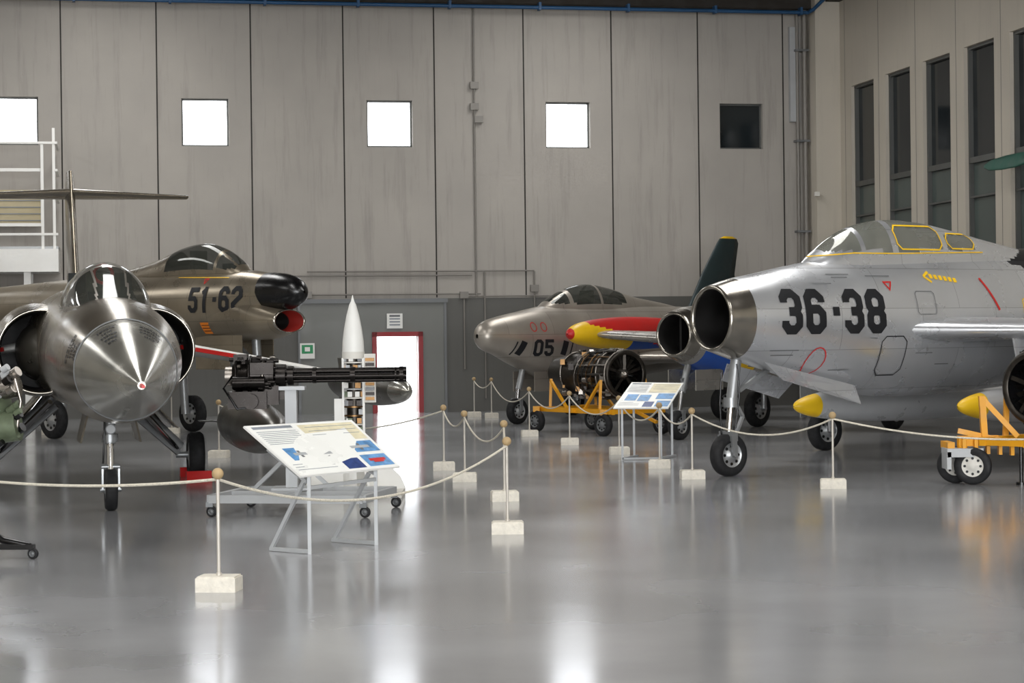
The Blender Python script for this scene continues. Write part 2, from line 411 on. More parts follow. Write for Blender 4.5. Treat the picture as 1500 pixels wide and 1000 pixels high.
def cm(c):
    x,z=c.x,c.z
    if x>4.9+(z-2.75)*2.5 and x>4.7: return digit
    if z<2.83+.02*(x-2) : return silver
    if 1.55<x<2.03 or 2.1<x<2.55: return glass
    if 2.66<x<3.5:return glass
    if 3.62<x<4.18 and z<3.08: return glass
    return silver
m=MB(); C.loft(m,silver,step=.035,matfn=cm)
mp=onbody(C,-1,.012)
def rrect(x0,x1,z0,z1,r=.07,z2=None):
    z2=z1 if z2 is None else z2
    return [(x0+r,z0),(x1-r,z0),(x1,z0+r),(x1,z2-r),(x1-r,z2),(x0+r,z1),(x0,z1-r),(x0,z0+r)]
stroke(m,rrect(2.66,3.5,2.86,3.18),.02,True,mp,yellow); stroke(m,rrect(3.62,4.18,2.88,3.09),.018,True,mp,yellow)
stroke(m,[(1.35,2.76),(1.9,2.8),(2.6,2.8),(3.4,2.82),(4.3,2.84)],.014,False,mp,yellow)
m.box((3.3,0,2.72),(1.7,.5,.1),cockpit); m.box((3.15,0,2.95),(.14,.3,.36),seat); m.box((2.35,0,2.88),(.25,.3,.14),cockpit)
m.build('canopy',E)
m=MB()
for sg in (-1,1):
    m.wing([(2.4,3.2,sg*.6,1.8,.34),(2.95,2.9,sg*1.4,1.79,.3),(5.3,1.9,sg*4.0,1.76,.16)],silver)
    m.wing([(8.2,1.3,sg*.3,2.35,.12),(9.2,.8,sg*1.8,2.4,.07)],silver)
m.wing([(6.9,2.6,0,2.4,.2),(8.4,1.2,0,4.1,.1)],silver,vert=True)
m.build('wings',E)
m=MB()
for sg,y in ((1,1.4),(-1,-1.6)):
    tank(m,2.4,y,.8-.03*sg,1,1,silver,lambda c: yellow if c.x<2.8 else tanksilver)
    m.wing([(3.6,1.6,y,.95,.1),(3.4,1.8,y,1.75,.1)],silver,vert=True)
    for a in (-1,1): m.wing([(6.6,.6,y+a*.12,.82,.03),(6.9,.4,y+a*.5,.86,.02)],silver)
m.build('drop_tanks',E)
m=MB()
m.cyl((.15,0,1.5),(.06,0,.95),.07,strut); m.cyl((.06,0,.97),(.0,0,.5),.042,chrome); m.cyl((.05,0,.98),(.05,0,.86),.09,strut)
m.beam((.0,-.0,.56),(.0,0,.44),.26,.09,strut)
for sg in (-1,1): m.beam((-.02,sg*.12,.52),(0,sg*.12,.27),.03,.08,strut)
m.wheel((0,0,.265),(0,1,0),.265,.17); m.cyl((0,-.15,.265),(0,.15,.265),.03,strut)
m.beam((.14,0,.55),(.24,0,.74),.05,.03,strut); m.beam((.24,0,.74),(.1,0,.95),.05,.03,strut)
m.beam((.06,0,1.0),(.75,0,1.36),.05,.05,strut)
m.tube([(-.06,.05,1.3),(-.09,.05,.9),(-.05,.07,.5)],.012,black); m.tube([(.1,-.06,1.4),(.12,-.08,1.0),(.05,-.08,.6)],.012,black)
m.hexa([(.35,-.3,1.42),(1.75,-.45,1.1),(1.75,-.43,1.1),(.35,-.28,1.42),(.45,-.52,1.2),(1.7,-.62,.86),(1.7,-.6,.86),(.45,-.5,1.2)],silver)
m.hexa([(.25,.28,1.4),(1.5,.4,1.15),(1.5,.42,1.15),(.25,.3,1.4),(.35,.5,1.18),(1.4,.6,.92),(1.4,.62,.92),(.35,.52,1.18)],silver)
for sg in (-1,1):
    m.cyl((4.5,sg*2.9,1.7),(4.6,sg*3.02,.75),.08,strut); m.cyl((4.6,sg*3.02,.8),(4.68,sg*3.06,.3),.05,chrome)
    m.wheel((4.7,sg*3.2,.3),(0,1,0),.3,.2); m.cyl((4.7,sg*2.98,.3),(4.7,sg*3.3,.3),.04,strut)
    m.beam((4.55,sg*2.95,1.2),(4.6,sg*1.9,1.72),.05,.05,strut)
    m.box((4.65,sg*3.38,1.05),(.55,.02,1.1),silver)
m.build('landing_gear',E)
m=MB()
number(m,'36-38',F,-1,1,.42,1.76,.57,.91,.2,digit)
mp=onbody(F,-1,.008)
stroke(m,[(3.9,2.48),(4.12,2.05)],.035,False,mp,red)
stroke(m,[(1.05+.13*math.cos(t*math.pi/8),1.42+.17*math.sin(t*math.pi/8)) for t in range(16)],.014,True,mp,red)
stroke(m,rrect(2.0,2.42,1.22,1.72),.014,True,mp,digit); stroke(m,rrect(2.62,2.95,2.0,2.3,.03),.01,True,mp,mgrey)
stroke(m,[(2.15,2.42),(2.27,2.42),(2.21,2.32)],.02,True,mp,red)
stroke(m,[(2.9,2.5),(3.02,2.56)],.03,False,mp,yellow); stroke(m,[(2.9,2.5),(3.0,2.42)],.03,False,mp,yellow)
for k in range(6): stroke(m,[(3.0+.08*k,2.5-.01*k),(3.055+.08*k,2.5-.01*k)],.06,False,mp,yellow)
for x,z,w in ((1.3,2.52,.35),(1.35,2.48,.25),(1.9,2.5,.4),(1.0,2.4,.3),(.35,1.56,.4),(.4,1.5,.3),(1.3,1.3,.3),(2.6,1.5,.3),(3.0,1.35,.25),(1.8,1.7,.12)):
    stroke(m,[(x,z),(x+w,z)],.012,False,mp,mgrey)
for k in range(3): stroke(m,rrect(4.6+.25*k,4.75+.25*k,2.0,2.2,.02),.015,True,mp,yellow)
m.build('markings',E)

# ---------------------------------------------------------------- straight wing jet with tip tanks
E=empty('straight_wing_jet_fighter',(2.79,34.4,0),50)
F=Fus([(-.1,1.77,.37,.39),(.2,1.75,.45,.48),(.6,1.7,.5,.56),(1.3,1.63,.58,.67),(2.5,1.61,.64,.73),(5,1.66,.64,.7),(7.5,1.75,.48,.5),(8.8,1.8,.34,.34)])
def f2(c):
    if c.x<.1: return lipmetal
    if c.x<.25: return silver2
    d=c.z-(1.72-.42*(c.x-.25))
    if c.x>2.2: d=c.z-1.0
    if d<-.12: return blue
    if d<0: return yellow
    return silver2
m=MB(); F.loft(m,silver2,matfn=f2,step=.05)
m.rings([[(x,r*math.cos(2*math.pi*j/56),1.77+r*1.05*math.sin(2*math.pi*j/56)) for j in range(56)] for x,r in ((-.1,.37),(-.14,.35),(-.15,.33),(-.12,.31),(.1,.29),(1.1,.3),(1.11,.01))],intake_dark,matfn=lambda c: lipmetal if c.x<-.1 else intake_dark)
m.box((.55,0,1.77),(.95,.04,.58),intake_dark)
m.build('fuselage',E)
C=Fus([(1.5,2.2,.1,.05),(1.9,2.2,.3,.3),(2.6,2.2,.34,.5),(3.6,2.2,.32,.45),(4.6,2.2,.2,.2)])
m=MB(); C.loft(m,glass,matfn=lambda c: silver2 if c.z<2.3 or 1.95<c.x<2.05 else glass); m.build('canopy',E)
m=MB()
for sg in (-1,1):
    m.wing([(2.5,2.3,sg*.5,1.6,.3),(2.9,1.6,sg*3.95,1.78,.17)],silver2)
    m.wing([(7.6,1.0,sg*.3,2.1,.1),(7.8,.7,sg*1.5,2.15,.06)],silver2)
m.wing([(6.9,1.7,0,2.1,.15),(8.0,.8,0,3.5,.08)],silver2,vert=True)
m.build('wings',E)
m=MB()
def tc2(c):
    x=c.x-2.3
    if x<.1: return red
    if c.z>1.96-.2*(x-.6) and x>.5: return red
    if x<1.7 or c.z>1.98-.2*(x-.6): return yellow
    return blue
for y in (4.2,-4.1): tank(m,2.3,y,1.8,.84,1.22,yellow,tc2,.03)
m.build('tip_tanks',E)
m=MB()
m.cyl((.3,0,1.3),(.1,0,.8),.06,strut); m.cyl((.1,0,.85),(0,0,.4),.04,chrome)
for sg in (-1,1): m.beam((0,sg*.1,.48),(0,sg*.1,.25),.03,.07,strut)
m.beam((0,0,.5),(0,0,.44),.24,.08,strut)
m.wheel((0,0,.25),(0,1,0),.25,.16); m.beam((.08,0,1.0),(.7,0,1.2),.04,.04,strut)
for sg in (-1,1):
    m.box((.5,sg*.28,1.0),(.8,.02,.35),silver2)
    m.cyl((4.6,sg*1.3,1.5),(4.6,sg*1.3,.35),.06,strut); m.wheel((4.6,sg*1.45,.35),(0,1,0),.35,.2); m.cyl((4.6,sg*1.25,.35),(4.6,sg*1.5,.35),.04,strut)
m.build('landing_gear',E)

# ---------------------------------------------------------------- reconnaissance jet 05
E=empty('reconnaissance_jet',(-.69,40.5,0),45)
F=Fus([(0,1.78,.03,.04),(.05,1.78,.15,.17),(.18,1.78,.25,.28),(.5,1.77,.34,.38),(1.0,1.71,.46,.53),(1.96,1.63,.6,.76),(3.0,1.62,.68,.8),(5,1.66,.72,.75),(7.5,1.75,.55,.55),(9.4,1.8,.35,.35)])
m=MB(); F.loft(m,grey05,step=.05)
for sg in (-1,1):
    G=Fus([(2.9,1.6,.28,.42),(3.3,1.6,.32,.47),(4.5,1.6,.3,.45),(6,1.65,.1,.3)],sg*.7)
    G.loft(m,grey05)
    m.rings([G.ring(2.9,40,k) for k in (1,.9)]+[[(3.5,p[1],p[2]) for p in G.ring(2.9,40,.85)]],intake_dark)
    m.poly([(3.5,p[1],p[2]) for p in G.ring(2.9,40,.85)],intake_dark)
m.build('fuselage',E)
C=Fus([(1.75,2.3,.1,.04),(2.0,2.3,.24,.2),(2.5,2.3,.32,.42),(3.1,2.3,.36,.53),(3.8,2.3,.35,.46),(4.6,2.3,.28,.28),(5.6,2.3,.2,.14),(6.5,2.2,.1,.08)])
def c05(c):
    if c.z<2.42 or 2.4<c.x<2.5 or 3.25<c.x<3.33 or c.x>4.1 or c.x<1.95: return grey05
    if c.x<2.45 and abs(abs(c.y)-.12)<.02:return grey05
    return glassd
m=MB(); C.loft(m,glassd,step=.035,matfn=c05); m.box((3.1,0,2.4),(1.3,.45,.08),cockpit); m.box((3.2,0,2.55),(.14,.28,.3),seat); m.box((2.3,0,2.45),(.2,.26,.12),cockpit)
m.build('canopy',E)
m=MB()
for sg in (-1,1):
    m.wing([(3.3,2.6,sg*.6,1.3,.28),(5.0,1.7,sg*3.3,1.28,.16)],grey05)
    m.wing([(8.0,1.0,sg*.2,2.2,.1),(8.6,.7,sg*1.4,2.2,.06)],grey05)
def fin05(c): return yellow if c.z>3.9 else dkgreen
m.wing([(6.3,2.0,0,2.1,.18),(6.95,1.15,0,3.1,.14),(7.5,.75,0,3.8,.1),(7.6,.6,0,3.9,.09),(7.75,.3,0,3.95,.05)],dkgreen,vert=True,matfn=fin05)
m.build('wings',E)
m=MB()
m.cyl((1.3,0,1.2),(1.15,0,.7),.06,strut); m.cyl((1.15,0,.75),(1.1,0,.4),.04,chrome); m.wheel((1.1,0,.26),(0,1,0),.26,.17)
for sg in (-1,1):
    m.beam((1.1,sg*.12,.5),(1.1,sg*.12,.26),.03,.07,strut)
    m.box((1.75,sg*.3,.85),(.9,.02,.4),grey05)
    m.cyl((5.0,sg*2.0,1.3),(5.0,sg*2.0,.33),.07,strut); m.wheel((5.0,sg*2.15,.33),(0,1,0),.33,.2)
m.beam((1.1,0,.52),(1.1,0,.46),.27,.08,strut)
m.build('landing_gear',E)
m=MB()
number(m,'05',F,-1,1,1.13,1.36,.34,1.1,.19,digit)
mp=onbody(F,-1,.01)
stroke(m,[(.8,1.4),(.9,1.66)],.14,False,mp,digit); stroke(m,[(1.86,1.38),(1.93,1.66)],.14,False,mp,digit)
stroke(m,[(.66,1.4),(.74,1.66)],.03,False,mp,digit); stroke(m,[(2.04,1.38),(2.11,1.66)],.03,False,mp,digit)
stroke(m,[(1.15+.07*math.cos(t*math.pi/6),1.95+.09*math.sin(t*math.pi/6)) for t in range(12)],.015,True,mp,red)
stroke(m,[(1.4+.07*math.cos(t*math.pi/6),1.95+.09*math.sin(t*math.pi/6)) for t in range(12)],.015,True,mp,red)
m.build('markings',E)

# ---------------------------------------------------------------- interceptor 51-62
E=empty('all_weather_jet_interceptor',(-3.55,35,0),136.2)
F=Fus([(.75,2.58,.3,.31),(1.0,2.52,.37,.42),(1.3,2.44,.46,.54),(1.76,2.38,.54,.62),(2.74,2.35,.62,.67),(4,2.33,.68,.68),(6,2.32,.7,.68),(9,2.38,.52,.52),(11.8,2.45,.35,.35)])
Fd=F
m=MB(); F.loft(m,brown86,step=.06,caps=(True,True))
m.build('fuselage',E)
m=MB(); RD=Fus([(-.02,2.58,.02,.02),(.03,2.58,.12,.12),(.15,2.58,.22,.225),(.4,2.58,.3,.31),(.7,2.585,.33,.34),(.9,2.58,.34,.35)]); RD.loft(m,black,step=.03,caps=(False,True)); m.build('radome',E)
m=MB()
G=Fus([(.4,2.08,.36,.21),(.55,2.08,.4,.25),(.85,2.1,.45,.33),(1.4,2.2,.5,.44),(2,2.25,.54,.52)])
G.loft(m,brown86,step=.05)
m.rings([G.ring(.4,48,1),[(.36,p[1],p[2]) for p in G.ring(.4,48,.95)],[(.38,p[1],p[2]) for p in G.ring(.4,48,.87)],[(.75,p[1],p[2]) for p in G.ring(.4,48,.83)],[(1.05,p[1],p[2]) for p in G.ring(.4,48,.3)]],intake_dark,matfn=lambda c: lipmetal if c.x<.41 else (intake_red if c.x<.78 else intake_dark))
m.build('chin_intake',E)
C=Fus([(1.45,2.9,.1,.05),(1.7,2.9,.26,.26),(2.1,2.9,.33,.48),(2.6,2.9,.36,.6),(3.2,2.9,.36,.56),(4.0,2.9,.32,.36),(5,2.9,.24,.2),(6.4,2.85,.12,.1)])
def c86(c):
    if c.z<3.02 or 2.0<c.x<2.08 or c.x>3.5 or c.x<1.62: return brown86
    if c.x<2.02 and abs(abs(c.y)-.13)<.02:return brown86
    return glassd
m=MB(); C.loft(m,glassd,step=.035,matfn=c86); m.box((2.6,0,2.98),(1.4,.45,.08),cockpit); m.box((2.9,0,3.18),(.14,.28,.4),seat); m.box((1.95,0,3.05),(.2,.26,.14),cockpit)
m.build('canopy',E)
m=MB()
for sg in (-1,1):
    m.wing([(3.3,3.0,sg*.5,1.95,.3),(6.0,1.7,sg*4.4,2.05,.16)],brown86)
    m.wing([(10,1.2,sg*.3,2.6,.1),(11,.8,sg*1.8,2.7,.07)],brown86)
m.wing([(9.9,1.9,0,2.8,.16),(11.2,1.,0,4.6,.1)],brown86,vert=True)
m.build('wings',E)
m=MB()
m.cyl((1.3,0,1.9),(1.25,0,1.1),.08,strut); m.cyl((1.25,0,1.1),(1.2,0,.5),.045,chrome); m.wheel((1.2,0,.28),(0,1,0),.28,.18)
m.beam((1.2,0,.56),(1.2,0,.5),.3,.08,strut); m.beam((1.25,0,1.3),(1.9,0,1.75),.06,.06,strut)
for sg in (-1,1):
    m.beam((1.2,sg*.13,.55),(1.2,sg*.13,.28),.03,.07,strut); m.box((1.9,sg*.35,1.55),(1.3,.02,.6),brown86)
    m.cyl((5.2,sg*1.3,1.95),(5.2,sg*1.4,.35),.08,strut); m.wheel((5.2,sg*1.58,.35),(0,1,0),.35,.2)
m.build('landing_gear',E)
m=MB()
number(m,'51-62',Fd,1,-1,2.44,2.25,.46,.9,.18,digit,eps=.012)
mp=onbody(Fd,1,.008)
stroke(m,[(2.2,1.98),(1.95,1.98)],.2,False,mp,orange)
for z in (1.93,1.98,2.03): stroke(m,[(2.18,z),(1.97,z)],.015,False,mp,digit)
stroke(m,[(2.2,2.85),(2.1,2.85),(2.15,2.77)],.02,True,mp,red)
stroke(m,[(1.75,2.0),(1.3,2.0)],.015,False,mp,digit); stroke(m,[(3,2.9),(1.6,2.86)],.015,False,mp,yellow)
m.build('markings',E)

# ---------------------------------------------------------------- dart shaped jet at left
E=empty('supersonic_jet_fighter',(-4.25,21.6,0),104.5)
F=Fus([(-4.5,1.41,.03,.03),(-4.2,1.42,.1,.1),(-3.6,1.45,.25,.25),(-3,1.49,.385,.385),(-2.4,1.52,.5,.49),(-1.7,1.56,.6,.58),(-1,1.6,.65,.62),(0,1.62,.67,.64),(1,1.66,.68,.68),(2.2,1.7,.7,.72),(4,1.72,.84,.75),(7,1.78,.7,.7),(9.8,1.85,.48,.48)])
F4=F
m=MB(); F.loft(m,steel104,step=.06,n=80,matfn=lambda c: radome104 if c.x<-2.55 else steel104)
m.torus((-2.55,0,1.515),(1,0,0),.474,.008,mgrey,n=48,k=6)
m.cyl((-4.46,0,1.41),(-4.7,0,1.405),.022,red,.016,n=14); m.cyl((-4.5,0,1.41),(-4.47,0,1.41),.034,lipmetal,n=14)
m.build('fuselage',E)
m=MB()
for sg in (-1,1):
    G=Fus([(2.4,1.67,.5,.5),(2.8,1.68,.54,.54),(4,1.7,.54,.56),(6,1.74,.34,.5),(8,1.8,.1,.3)],sg*.64)
    G.loft(m,steel104)
    m.rings([G.ring(2.4,48,1),[(2.37,p[1],p[2]) for p in G.ring(2.4,48,.97)],[(2.4,p[1],p[2]) for p in G.ring(2.4,48,.93)],[(3.6,p[1],p[2]) for p in G.ring(2.4,48,.88)]],intake_dark,matfn=lambda c: lipmetal if c.x<2.41 else intake_dark)
    m.poly([(3.6,p[1],p[2]) for p in G.ring(2.4,48,.88)],intake_dark)
    K=Fus([(1.75,1.67,.01,.01),(2.4,1.67,.24,.26),(3.2,1.67,.32,.36)],sg*.6); K.loft(m,tankdark)
m.build('air_intakes',E)
C=Fus([(-1.0,2.08,.26,.06),(-.7,2.08,.36,.2),(-.3,2.08,.42,.38),(.1,2.08,.455,.5),(.6,2.08,.47,.56),(1.3,2.08,.47,.55),(2.1,2.1,.42,.45),(3.2,2.15,.34,.28),(4.6,2.2,.25,.14),(6,2.3,.1,.1)])
def c104(c):
    if c.z<2.15 or c.x>1.75 or .08<c.x<.17: return frame_m
    if c.x<.1 and .15<abs(c.y)<.175: return frame_m
    if c.x<-.88: return frame_m
    return glassd if c.x<.1 else glass
m=MB(); C.loft(m,glass,step=.03,matfn=c104,n=120)
m.box((.5,0,2.12),(1.9,.6,.06),cockpit); m.box((1.0,0,2.3),(.16,.36,.46),seat); m.box((-.25,0,2.2),(.25,.45,.2),cockpit); m.box((1.5,0,2.35),(.1,.7,.4),cockpit)
m.torus((.9,0,2.52),(1,0,0),.1,.02,red,n=20,k=6)
m.build('canopy',E)
m=MB()
for sg in (-1,1):
    m.wing([(3.3,3.3,sg*.9,1.72,.16),(3.95,2.6,sg*2.2,1.5,.12),(4.5,1.9,sg*3.35,1.29,.08)],white)
    m.beam((3.27,sg*1.05,1.7),(3.92,sg*2.2,1.5),.03,.05,red)
    m.wing([(8.7,1.8,sg*.02,3.98,.13),(9.7,.7,sg*1.8,3.98,.05)],steel104)
m.wing([(7.2,3.,0,2.2,.16),(8.7,1.75,0,3.95,.14),(8.9,1.4,0,4.3,.1)],steel104,vert=True)
m.build('wings',E)
m=MB()
for sg in (-1,1):
    tank(m,1.2,sg*3.45,1.16,1.1,.84,tankdark,lambda c: radome104 if c.x<1.7 else tankdark)
    tank(m,1.0,sg*1.9,.72,.95,1.2,tankdark)
    m.wing([(3.2,1.4,sg*1.9,.9,.08),(3.7,1.8,sg*1.9,1.55,.1)],lgrey,vert=True)
    for z in (-.35,.35): m.wing([(5.2,.6,sg*3.45,1.16+z*.2,.03),(5.6,.4,sg*3.45,1.16+z,.02)],tankdark,vert=True)
    m.wing([(4.6,.5,sg*1.9+.1,.72,.03),(4.9,.4,sg*1.9+.45,.72,.02)],tankdark)
m.build('fuel_tanks',E)
m=MB()
m.cyl((.1,0,1.15),(.05,0,.7),.06,strut); m.cyl((.05,0,.72),(0,0,.42),.04,chrome); m.cyl((.05,0,.8),(.05,0,.72),.085,strut)
for sg in (-1,1):
    m.beam((0,sg*.085,.44),(0,sg*.085,.22),.02,.05,strut)
    m.hexa([(-.2,sg*.22,1.05),(.75,sg*.22,1.05),(.75,sg*.24,1.05),(-.2,sg*.24,1.05),(-.1,sg*.3,.72),(.7,sg*.3,.72),(.7,sg*.32,.72),(-.1,sg*.32,.72)],steel104)
m.cyl((0,-.095,.46),(0,.095,.46),.028,strut); m.wheel((0,0,.22),(0,1,0),.22,.13); m.cyl((0,-.11,.22),(0,.11,.22),.025,strut)
m.beam((.05,0,.75),(.7,0,1.08),.04,.04,strut)
m.cyl((-.05,0,.86),(-.1,0,.86),.055,mgrey,n=20); m.cyl((-.1,0,.86),(-.11,0,.86),.045,lgrey,n=20)
m.tube([(-.05,.06,.98),(-.1,.07,.75),(-.06,.08,.5)],.01,black)
for sg in (-1,1):
    m.cyl((4.3,sg*.45,1.1),(4.55,sg*1.15,.42),.065,strut); m.beam((4.2,sg*.4,.98),(4.5,sg*1.12,.34),.05,.07,strut)
    m.cyl((3.7,sg*.5,1.05),(4.5,sg*1.1,.4),.035,chrome); m.cyl((4.6,sg*1.1,.31),(4.6,sg*1.45,.31),.04,strut)
    m.cyl((4.45,sg*.5,1.2),(4.5,sg*.95,.62),.05,chrome)
    m.wheel((4.6,sg*1.35,.3),(0,1,0),.3,.2)
    m.hexa([(3.4,sg*.6,1.15),(4.9,sg*.6,1.15),(4.9,sg*.62,1.15),(3.4,sg*.62,1.15),(3.5,sg*1.02,.7),(4.8,sg*1.02,.7),(4.8,sg*1.04,.7),(3.5,sg*1.04,.7)],steel104)
m.build('landing_gear',E)
m=MB()
def cone104(x,th):
    cz,ry,rz=F4.at(x); t=math.radians(th*100); return (x-.006,(ry+.006)*math.cos(t),cz+(rz+.006)*math.sin(t))
for th0,x0,n in ((1.2,-3.1,4),(.62,-3.2,5),(.2,-2.5,4),(1.62,-2.4,3)):
    for k in range(n):
        a=x0+.11*k; w=.06+.1*random.random()
        b=th0-w
        while b<th0+w:
            l=.015+.03*random.random(); stroke(m,[(a,b),(a,b+l)],.04,False,cone104,digit,res=.02); b+=l+.012
m.build('markings',E)
m=MB(); E2=Matrix.Rotation(math.radians(14.5),3,'Z')
for dx in (-.42,.42):
    c=V((-4.1,26.4,0))
    P=[(-.16,dx-.08,0),(.16,dx-.08,0),(.16,dx+.08,0),(-.16,dx+.08,0),(-.16,dx-.02,.12),(.16,dx-.02,.12),(.16,dx+.02,.12),(-.16,dx+.02,.12)]
    m.hexa([c+E2@V(p) for p in P],red)
m.beam((-3.78,26.,.03),(-3.9,26.9,.03),.03,.03,red)
m.build('wheel_chock')

# ---------------------------------------------------------------- rotary cannon on trolley
E=empty('rotary_cannon_display',(-2.12,21.2,0),0)
m=MB(); z=1.4; y=.25
for k in range(6):
    t=k*math.pi/3+.2; o=V((0,math.cos(t)*.058,math.sin(t)*.058))
    m.cyl(V((-.38,y,z))+o,V((1.0,y,z))+o,.021,gun,n=12); m.cyl(V((.93,y,z))+o,V((1.01,y,z))+o,.026,gun,n=12)
for x,r,w in ((.96,.086,.04),(.9,.08,.015),(.45,.084,.05),(.05,.084,.04),(-.2,.1,.06),(-.3,.12,.1),(-.4,.15,.06)): m.cyl((x-w/2,y,z),(x+w/2,y,z),r,gun,n=24)
m.cyl((-.42,y,z),(-.62,y,z),.16,gun,.19,n=28); m.cyl((-.62,y,z),(-.8,y,z),.2,gun,.15,n=28); m.cyl((-.8,y,z),(-.88,y,z),.1,engsilver,n=20)
m.torus((-.48,y,z),(1,0,0),.17,.018,engsilver); m.torus((-.62,y,z),(1,0,0),.2,.018,gun); m.torus((-.76,y,z),(1,0,0),.17,.015,gun)
m.box((-.64,y-.02,z-.25),(.4,.28,.18),gun); m.box((-.48,y-.17,z+.08),(.24,.1,.12),gun); m.cyl((-.78,y-.2,z-.06),(-.45,y-.2,z-.06),.06,gun)
m.cyl((-.6,y-.22,z-.26),(-.6,y+.15,z-.26),.08,gun,n=20); m.box((-.72,y,z+.18),(.14,.16,.1),gun); m.box((-.4,y-.05,z-.2),(.16,.1,.2),gun)
for k in range(46):
    x=-.86+.5*random.random(); t=random.random()*6.28
    c=V((x,y+.19*math.cos(t),z+.19*math.sin(t))); m.cyl(c,c+V((.03+.05*random.random(),0,0)),.012+.018*random.random(),random.choice((gun,engdark,engsilver,gun,gun)),n=8)
m.tube([(-.8,y-.12,z),(-.88,y-.2,z-.12),(-.74,y-.2,z-.34),(-.5,y-.12,z-.3)],.012,black)
m.build('cannon',E)
m=MB()
m.box((-.2,y,.72),(.12,.12,1.06),lgrey); m.box((-.2,y,1.27),(.3,.18,.04),lgrey); m.box((-.2,y,.22),(.4,.4,.03),lgrey)
m.beam((-.2,y,.6),(-.6,y+.1,.22),.04,.04,lgrey); m.beam((-.2,y,.6),(.2,y,.22),.04,.04,lgrey)
m.beam((-.55,y,1.15),(-.25,y,1.2),.06,.08,gun)
A=[V((-.95,-.55,.18)),V((.62,-.85,.18)),V((.86,.35,.18)),V((-.7,.62,.18))]
for i in range(4): m.beam(A[i],A[(i+1)%4],.06,.08,lgrey)
m.beam(A[0].lerp(A[3],.5),A[1].lerp(A[2],.5),.06,.07,lgrey); m.beam(A[0].lerp(A[1],.5),A[3].lerp(A[2],.5),.06,.07,lgrey)
for p in A:
    m.box((p.x,p.y,.125),(.07,.05,.05),mgrey); m.wheel((p.x+.02,p.y,.055),(.3,1,0),.055,.035,mgrey)
m.build('trolley',E)

# ---------------------------------------------------------------- cutaway missile
E=empty('cutaway_missile',(-1.8,23.2,0),0)
m=MB()
m.rev((0,0,0),(0,0,1),[(1.62,.125),(1.75,.12),(1.9,.1),(2.05,.07),(2.16,.04),(2.2,.02),(2.235,.012),(2.27,.003)],white,36)
m.cyl((0,0,1.55),(0,0,1.63),.128,offwhite,n=36)
m.cyl((0,0,.1),(0,0,.66),.14,white,n=36)
for x,yy in ((-.115,-.05),(.115,-.05),(-.1,.09),(.1,.09)): m.box((x,yy,1.1),(.025,.025,.92),white)
m.cyl((0,.03,.66),(0,.03,1.55),.08,engdark)
for k in range(9):
    zz=.7+.1*k; m.cyl((0,0,zz),(0,0,zz+.015),.122,random.choice((offwhite,lgrey,engbronze)),n=30)
    for q in range(7):
        t=random.random()*6.28; c=V((.085*math.cos(t),.085*math.sin(t)-.01,zz+.05)); m.box(c,(.05,.04,.06),random.choice((engbronze,black,lgrey,white,olive,gun)))
m.box((.19,-.06,1.33),(.13,.02,.55),offwhite)
for k in range(9): m.box((.19,-.08,1.1+.055*k),(.1,.02,.035),random.choice((gun,engbronze,black,mgrey)))
m.box((-.17,-.02,.95),(.1,.02,.3),white)
for k in range(4):
    t=math.radians(20+90*k); d=V((math.cos(t),math.sin(t),0)); s_=V((-d.y,d.x,0))*.014
    b=[d*.12,d*.6,d*.54,d*.12]; zs=[.06,.06,.2,.62]
    P=[V((p.x,p.y,z_)) for p,z_ in zip(b,zs)]
    m.hexa([p-s_ for p in P]+[p+s_ for p in P],white)
m.box((0,0,.03),(1.1,.8,.06),offwhite)
m.build('missile_body',E)

# ---------------------------------------------------------------- info boards
def board(BL,BR,TR,TL,big=True):
    BL,BR,TR,TL=map(V,(BL,BR,TR,TL)); m=MB(); n=(BR-BL).cross(TL-BL).normalized()
    def q(u0,u1,v0,v1,mat,e):
        f=lambda u,v:(TL.lerp(TR,u)).lerp(BL.lerp(BR,u),v)+n*e
        m.poly([f(u0,v1),f(u1,v1),f(u1,v0),f(u0,v0)],mat)
    m.hexa([p-n*.012 for p in (BL,BR,TR,TL)]+[p+n*.006 for p in (BL,BR,TR,TL)],white)
    q(.01,.99,.01,.99,boardm,.0075)
    q(.45,.97,.05,.4,mapm,.009); q(.04,.4,.04,.09,textm,.009)
    for k in range(8): q(.04,.4,.14+.035*k,.15+.035*k,textm,.009)
    for k in range(3): q(.5,.95,.1+.08*k,.11+.08*k,textm,.010)
    for a,b_,c,d,mt in ((.1,.31,.48,.72,picblue),(.34,.55,.5,.74,picblue),(.66,.97,.44,.66,picblue),(.04,.3,.79,.8,textm),(.04,.42,.84,.85,textm),(.04,.42,.89,.9,textm),(.5,.68,.76,.96,picnavy),(.72,.97,.72,.95,picblue)):
        q(a,b_,c,d,mt,.009)
    if big:
        for a,b_,c,d in ((.15,.27,.58,.63),(.38,.5,.6,.65),(.72,.9,.53,.58)): q(a,b_,c,d,lgrey,.011); q((a+b_)/2-.01,(a+b_)/2+.015,c-.04,d+.04,mgrey,.0105)
        q(.77,.93,.8,.85,red,.011); q(.8,.9,.84,.88,red,.0112)
    return m
m=board((-1.76,16.9,.65),(-.98,17.7,.67),(-1.43,18.12,1.06),(-2.28,17.32,1.05))
def leg(p,zt): m.beam((p[0],p[1],0.0),(p[0],p[1],zt),.03,.03,lgrey)
leg((-1.70,17.0),.64); leg((-1.19,17.65),.7)
m.beam((-2.06,17.28,.02),(-1.70,17.0,.02),.03,.03,lgrey); m.beam((-1.19,17.65,.02),(-1.6,17.98,.02),.03,.03,lgrey)
m.beam((-2.05,17.27,.02),(-1.75,17.08,.6),.03,.03,lgrey); m.beam((-1.58,17.96,.02),(-1.25,17.7,.62),.03,.03,lgrey)
